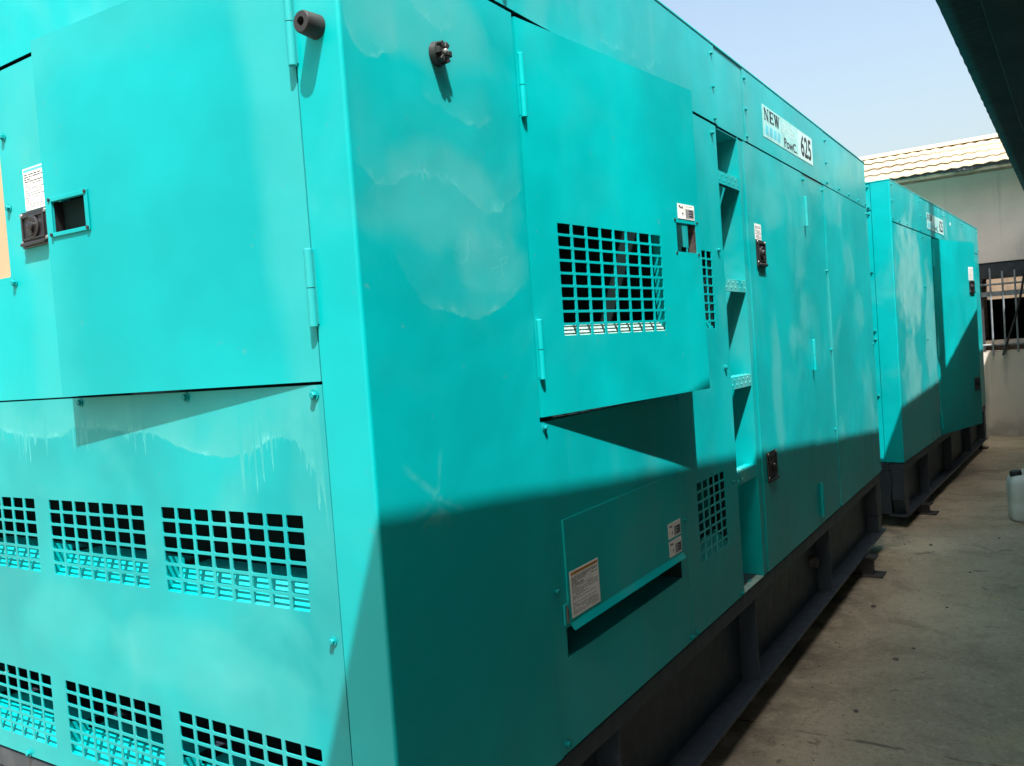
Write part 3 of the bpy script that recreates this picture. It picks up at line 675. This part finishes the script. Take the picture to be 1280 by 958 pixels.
# crumbs of stone and a leaf-dark scrap on the slab
def stone(x, y, r, label):
    b = B(); bmesh.ops.create_icosphere(b.bm, subdivisions=2, radius=r)
    for v in b.bm.verts: v.co *= random.uniform(.75, 1.2); v.co.z *= .5
    b.mi(K['steel']); o = b.done('stone'); o.location = (x, y, -.08 + r * .35); return tag(o, label, 'stone', 'small stones on the slab')
for (x, y, r) in ((.35, 2.79, .012), (.40, 2.95, .008), (.14, 3.5, .012), (.52, 4.3, .009), (.30, 2.2, .010), (.47, 3.6, .007), (.25, 4.9, .012), (.62, 5.2, .008)): stone(x, y, r, 'small grey stone lying on the concrete slab of the alley')

# loose grit swept against the skids and over the slab
b = B(); k = b.mi(K['steel']); k2 = b.mi(K['rubber']); k3 = b.mi(P['dusty']); gm = plain('pale_grit', (.42, .36, .26), .9, .1, var=.5, scale=40); k4 = b.mi(gm)
for i in range(1500):
    y = random.uniform(1.2, 10.6); x = random.uniform(-.05, 1.6) if random.random() < .55 else abs(random.gauss(.0, .12)) + .02 + max(0, y - 5.3) * .05
    r = random.uniform(.0018, .0045) * (1.6 if random.random() < .06 else 1)
    h = [Vector((x + r * math.cos(a + i) * random.uniform(.6, 1.2), y + r * math.sin(a + i) * random.uniform(.6, 1.2), -.0798)) for a in (0, 1.6, 3.1, 4.7)]
    t = Vector((x + r * .2, y, -.08 + r * random.uniform(.6, 1.1))); vb = [b.bm.verts.new(q) for q in h]; vt = b.bm.verts.new(t); mk = random.choice((k, k4, k4, k, k2))
    for q in range(4): b.bm.faces.new((vb[q], vb[(q + 1) % 4], vt)).material_index = mk
tag(b.done('grit'), 'fine stone grit scattered over the concrete alley', 'grit', kind='stuff')
# =================================================================== building behind
M = Mat('grey_plaster'); n2 = M.noise(3.0, 5)
col = M.mix(n2.ss(.4, .7) * .5, (.72, .635, .55), (.60, .53, .46)); col = M.mix(M.noise(1.0, 4, M.vec(M.x * 7.0, 0.0, M.z * .6)).ss(.55, .75) * .35, col, (.22, .21, .19)); col = M.mix(M.z.ss(.0, .35, .5, 0.0) * M.noise(5.0, 4).ss(.35, .6), col, (.20, .18, .15))
plaster = M.set(col, .85, .2, bump=M.noise(25.0, 4) * .3 + n2 * .3, bump_d=.01)
M = Mat('cream_roof_sheet'); n2 = M.noise(5.0, 4)
col = M.mix(n2.ss(.45, .7) * .6, (.40, .325, .22), (.29, .235, .16)); col = M.mix(M.noise(18.0, 3).ss(.64, .76) * .4, col, (.25, .21, .16)); rooft = M.set(col, .8, .2, bump=M.noise(60.0, 3) * .2, bump_d=.008)
WY = 10.80
eavem = plain('sandy_eave_mortar', (.42, .33, .235), .9, .1, var=.45, scale=9, bump=.5)
BD = tag(empty('gate_building', (0, WY, -.08)), 'plain grey plastered building with a cream tiled roof behind the generators', 'building')
def wb(b, x0, x1, y0, y1, z0, z1, m, bev=0): b.abox(x0, x1, y0 - WY, y1 - WY, z0 + .08, z1 + .08, m, bev)
WX0, WX1, WZ0, WZ1 = .20, .96, .955, 2.035
b = B()
wb(b, -6, WX0, WY, WY + .2, -.08, 3.20, plaster); wb(b, WX1, 5, WY, WY + .2, -.08, 3.20, plaster); wb(b, WX0, WX1, WY, WY + .2, WZ1, 3.20, plaster); wb(b, WX0, WX1, WY, WY + .2, -.08, WZ0, plaster)
wb(b, -6, -5.8, WY + .2, WY + 2.6, -.08, 3.2, plaster); wb(b, 4.8, 5, WY + .2, WY + 2.6, -.08, 3.2, plaster)
wb(b, -5.8, .15, WY + 2.4, WY + 2.6, -.08, 2.6, plaster); wb(b, 1.2, 4.8, WY + 2.4, WY + 2.6, -.08, 2.6, plaster); wb(b, .15, 1.2, WY + 2.4, WY + 2.6, -.08, 1.63, K['foam']); wb(b, .15, 1.2, WY + 2.4, WY + 2.6, 1.93, 2.6, plaster)
b.done('wall', BD)
b = B(); wb(b, WX0 - .02, WX1 + .04, WY + .201, WY + .55, 1.02, 1.08, plaster); wb(b, WX0 - .02, WX1 + .04, WY + .5, WY + .55, .2, 1.019, plaster); b.done('counter', BD)
# roof: three overlapping courses of wavy sheet
b = B(); pitch = .41; y0, z0 = 10.17, 3.135; nx = 560; X0, X1 = -6.4, 5.4
k = b.mi(rooft)
def wave(x, r): return (.0065 * math.sin(2 * PI * x / .135 + .6 * math.sin(x * 3.1))) + .006 * math.sin(x * 1.9 + r)
for r in range(4):
    ya, yb = y0 + .28 * r, y0 + .28 * (r + 1) + .04
    prev = None
    for i in range(nx + 1):
        x = X0 + (X1 - X0) * i / nx; rag = (random.random() - .5) * .012; cols_ = []
        for (yy, dz) in ((ya + rag, .007), (ya + rag, .001), ((ya + yb) / 2, .006), (yb, .0)):
            cols_.append(b.bm.verts.new((x, yy - WY, z0 + .08 + (yy - y0) * pitch + dz + .005 * r + wave(x, r))))
        # top skin: front lip from lower to upper edge, then up the slope
        if prev:
            for q in ((0, 1), ):
                f = b.bm.faces.new((prev[0], cols_[0], cols_[1], prev[1])); f.material_index = k
            f = b.bm.faces.new((prev[0], prev[2], cols_[2], cols_[0])); f.material_index = k; f.smooth = True
            f = b.bm.faces.new((prev[2], prev[3], cols_[3], cols_[2])); f.material_index = k; f.smooth = True
            f = b.bm.faces.new((prev[1], cols_[1], cols_[3], prev[3])); f.material_index = k
        prev = cols_
yr = y0 + 1.13; zr = z0 + 1.13 * pitch + .03
b.hexa([Vector((x, y - WY, z + .08)) for x in (X0, X1) for (y, z) in ((yr - .10, zr - .03), (yr, zr + .035), (yr + .02, zr - .05), (yr + .12, zr - .01))], rooft)
b.hexa([Vector((x, y - WY, z + .08)) for x in (X0, X1) for (y, z) in ((yr + .06, zr - .06), (yr + .06, zr - .03), (yr + 2.2, 2.62), (yr + 2.2, 2.66))], rooft)
b.done('roof', BD)
b = B(); wb(b, X0 + .05, X1 - .05, y0 + .05, y0 + .11, z0 - .060, z0 + .022, eavem); wb(b, X0 + .05, X1 - .05, y0 + .12, WY - .001, z0 - .01, z0 + .03, eavem); b.done('eave', BD)
# ragged dark strip along the eave, below the tiles
b = B(); kd = b.mi(K['dark']); prev = None
for i in range(260):
    x = -1.3 + i * .012; a = max(0.0, math.sin(x * 2.9 + 1.0) * .5 + math.sin(x * 11.0) * .3 + random.uniform(-.15, .25)); h = .002 + .030 * min(a, 1)
    c = [b.bm.verts.new((x, y0 - WY + .030 - .02 * min(a, 1) + random.uniform(-.006, .006), z0 + .08 + z)) for z in (-.020 - h * .7, -.008 + h * .35)] + [b.bm.verts.new((x, y0 - WY + .06, z0 + .08 + z)) for z in (-.008 + h * .35, -.020 - h * .7)]
    if prev:
        for q in range(4): b.bm.faces.new((prev[q], prev[(q + 1) % 4], c[(q + 1) % 4], c[q])).material_index = kd
    prev = c
b.done('broken_edge', BD)
# barred window
WN = B()
wb(WN, WX0 + .001, WX1 - .001, WY + .02, WY + .06, WZ1 - .19, WZ1 - .002, K['dark'])
for (a, c) in ((WX0 + .001, WX0 + .05), (WX1 - .05, WX1 - .001)): wb(WN, a, c, WY + .02, WY + .07, WZ0 + .002, WZ1 - .192, K['dark'])
WN = WN.done('window', BD)
b = B()
for x in (WX0 + .015, WX0 + .135, WX0 + .265, WX0 + .395, WX0 + .525, WX0 + .655): b.cyl((x, -.035, (.90 if x < .5 else .93) + .08), (x, -.035, 1.96 + .08 + .05 * math.sin(9 * x)), .011, K['grille'], 10)
for z in (1.03, 1.765): b.cyl((WX0 - .02, -.020, z + .08), (WX1 + .02, -.020, z + .08), .012, K['grille'], 10)
wb(b, WX0 + .03, WX1 - .03, WY + .0, WY + .02, 1.62, 1.68, K['grille'])
b.done('window_bars', WN)
# sheet-metal fence in the sun seen through the window
b = B(); M = Mat('beige_sheet_fence'); bm_ = M.mix(M.noise(3.0, 4).ss(.4, .7), (.20, .15, .10), (.12, .09, .06)); fm = M.set(bm_, .7, .3)
for i in range(60):
    x = -2 + i * .1; b.hexa([Vector((x + q[0], q[1], z)) for q in ((0, 0), (.1, 0)) for y in (0,) for z in (0, 2.2)] + [Vector((x + q[0], q[1] + .01, z)) for q in ((0.005, .03), (.095, .03)) for z in (0, 2.2)], fm)
o = b.done('sheet_fence'); o.location = (0, 17.0, -.08); tag(o, 'sunlit beige sheet fence seen through the barred window', 'fence')
# hose hanging across the window
b = B(); pts = []
for i in range(15):
    t = i / 14; pts.append(Vector((.73 - .30 * t + .03 * math.sin(t * 3), WY - .12 + .03 * t, 2.10 - 1.20 * t - .10 * math.sin(t * PI) * (1 - t))))
for p0, p1 in zip(pts, pts[1:]): b.cyl(p0, p1, .013, K['rubber'], 10)
tag(b.done('cable'), 'dark cable hanging slantwise across the barred window', 'cable')

# =================================================================== awning over the alley
AW = tag(empty('awning', (0, 0, -.08)), 'dark green corrugated metal awning hanging over the right side of the alley', 'awning')
ed = Vector((.025, 1, -.0167)); P1 = Vector((.648, 2.66, 2.605)); ya, yb = -3.0, 10.75
def edge(y): return P1 + ed * (y - P1.y)
slope = .05
b = B(); k = b.mi(K['awn']); per = .076; step = per / 6; n = int((yb - ya) / step); prev = None
for i in range(n + 1):
    y = ya + i * step; e = edge(y); w = .0008 * math.sin(2 * PI * y / per) + .003 * math.sin(y * 2.3); jag = (.0004 + .0012 * max(0, min(1, (y - 2.0) / 2))) * math.sin(y * 37) * math.sin(y * 3.1)
    cs = [b.bm.verts.new((e.x + d + (jag if d == 0 else 0), y, e.z + slope * d + w * (0 if d == 0 else .4 if d == .05 else 1) + .08)) for d in (0, .05, .8, 1.9, 3.3)]
    if prev:
        for q in range(4):
            f = b.bm.faces.new((prev[q], prev[q + 1], cs[q + 1], cs[q])); f.material_index = k; f.smooth = True
    prev = cs
o = b.done('roof_sheet', AW); s = o.modifiers.new('thickness', 'SOLIDIFY'); s.thickness = .0015; s.offset = 1
for d in (.145, 1.1, 2.1, 3.1):
    b = B(); fr = F(edge(ya) + Vector((d, 0, slope * d + .08)), ed, (1, 0, 0), (0, 0, 1)); b.box(fr, .05, (yb - ya) - .05, (-.030 if d < 1 else -.075), -.010, 0, .75 if d < 1 else .06, K['awn'], .003); b.done('purlin', AW)
for y in (-2.0, .6, 3.2, 5.9, 9.1):
    e = edge(y); b = B(); b.hexa([Vector((e.x + d, y + q, e.z + slope * d + .08 + h)) for d in (1.0, 3.25) for q in (0, .06) for h in (-.16, -.0765)], K['awn']); b.done('rafter', AW)
    b = B(); b.abox(e.x + 3.0, e.x + 3.08, y, y + .08, .0, e.z + slope * 3 - .085, K['awn'], .004); b.done('post', AW)
b = B(); b.abox(3.45, 3.60, -4.6, 10.78, -.08, 3.4, K['blockwall'])  # unseen wall, added to keep stray light out of the alley
tag(b.done('light_block_wall'), 'unseen dark wall added along the right side of the alley to block light', 'wall')
# unseen pipe added above the awning to stripe the second generator with shadow
VP = tag(empty('stripe_caster', (.90, 6.18, 2.55)), 'unseen grey pipe added above the awning to cast the shadow stripe on the second generator', 'pipe')
b = B(); b.cyl((0, 0, 0), (0, 0, .60), .026, K['pipe'], 14); b.done('thin_pipe', VP); b = B(); b.cyl((0, 0, .6005), (0, 0, 2.6), .078, K['pipe'], 18); b.done('thick_pipe', VP)

# =================================================================== jerry can
M = Mat('white_plastic'); canm = M.set(M.mix(M.noise(6.0, 4).ss(.4, .7) * .5, (.60, .66, .62), (.42, .45, .40)), .45, .4, bump=M.noise(8.0, 2) * .2, bump_d=.01)
M.b.inputs['Subsurface Weight'].default_value = .0
JC = tag(empty('jerry_can', (.80, 5.85, -.08), math.radians(12)), 'white plastic jerry can with a black cap standing at the right edge of the alley', 'jerry can')
b = B(); k = b.mi(canm); prev = None
def sup(t, hx, hy, e=4.5):
    c, s_ = math.cos(t), math.sin(t); return Vector((math.copysign(abs(c) ** (2 / e), c) * hx, math.copysign(abs(s_) ** (2 / e), s_) * hy, 0))
for (z, fx_, fy_) in ((0, .84, .84), (.006, .92, .92), (.02, .97, .97), (.10, .985, .98), (.11, .965, .96), (.12, .985, .98), (.20, 1, 1), (.235, .985, .98), (.258, .93, .92), (.272, .84, .80), (.279, .72, .66), (.281, .5, .45)):
    R = [b.bm.verts.new(sup(2 * PI * i / 48, .135 * fx_, .105 * fy_) + Vector((0, 0, z))) for i in range(48)]
    if prev:
        for i in range(48):
            f = b.bm.faces.new((prev[i], prev[(i + 1) % 48], R[(i + 1) % 48], R[i])); f.material_index = k; f.smooth = True
    else: b.bm.faces.new(R[::-1])
    prev = R
b.bm.faces.new(prev)
b.done('body', JC); JC.scale = (1.12, 1.12, 1.16)
b = B(); pts = [Vector((.095, 0, .262)), Vector((.090, 0, .292)), Vector((.060, 0, .312)), Vector((0, 0, .318)), Vector((-.035, 0, .310)), Vector((-.05, 0, .282)), Vector((-.052, 0, .27))]
for p0, p1 in zip(pts, pts[1:]): b.cyl(p0, p1, .013, canm, 12)
b.done('handle', JC)
b = B(); b.lathe((-.088, -.02, .266), (-.12, -.05, 1), [(0, .030), (.010, .030), (.0101, .034), (.034, .034), (.038, .031), (.0385, .001)], K['rubber'], 22); b.done('cap', JC)

# =================================================================== light, sky, camera
S = bpy.context.scene
L = Vector((-.36, .39, -1.0)).normalized()
el = math.asin(-L.z); az = math.atan2(-L.x, -L.y)
W = bpy.data.worlds.new('World'); S.world = W; W.use_nodes = True; nt = W.node_tree; bg = nt.nodes['Background']
sk = nt.nodes.new('ShaderNodeTexSky'); sk.sky_type = 'NISHITA'; sk.sun_disc = False; sk.sun_elevation = el; sk.sun_rotation = az; sk.air_density = 1.5; sk.dust_density = 6.0; sk.ozone_density = 0.0; sk.sun_intensity = 1.0; sk.altitude = 100
nt.links.new(sk.outputs[0], bg.inputs[0]); bg.inputs[1].default_value = .115
sl = bpy.data.lights.new('sun', 'SUN'); sl.energy = 4.7; sl.angle = math.radians(.53); sl.color = (1, .98, .94); so = bpy.data.objects.new('sun', sl); C.objects.link(so)
so.rotation_euler = (-L).to_track_quat('Z', 'Y').to_euler(); so.location = (5, -6, 12)

f, yaw, pi_, ro = 1056.1767, -.574673, -.035978, -.071768
fw = Vector((math.sin(yaw) * math.cos(pi_), math.cos(yaw) * math.cos(pi_), math.sin(pi_))); r0 = Vector((math.cos(yaw), -math.sin(yaw), 0)); u0 = r0.cross(fw)
r = r0 * math.cos(ro) + u0 * math.sin(ro); u = u0 * math.cos(ro) - r0 * math.sin(ro)
cam = bpy.data.cameras.new('camera'); co = bpy.data.objects.new('camera', cam); C.objects.link(co)
co.matrix_world = Matrix(((r.x, u.x, -fw.x, .991077), (r.y, u.y, -fw.y, -1.076748), (r.z, u.z, -fw.z, 1.359208), (0, 0, 0, 1)))
cam.sensor_width = 36; cam.sensor_fit = 'HORIZONTAL'; cam.lens = f / 1280 * 36; cam.clip_start = .02; cam.clip_end = 600
S.camera = co
S.view_settings.view_transform = 'Standard'; S.view_settings.look = 'None'; S.view_settings.gamma = 1.0; S.view_settings.exposure = 1.25; S.view_settings.use_curve_mapping = False
S.cycles.max_bounces = 8; S.cycles.use_denoising = True
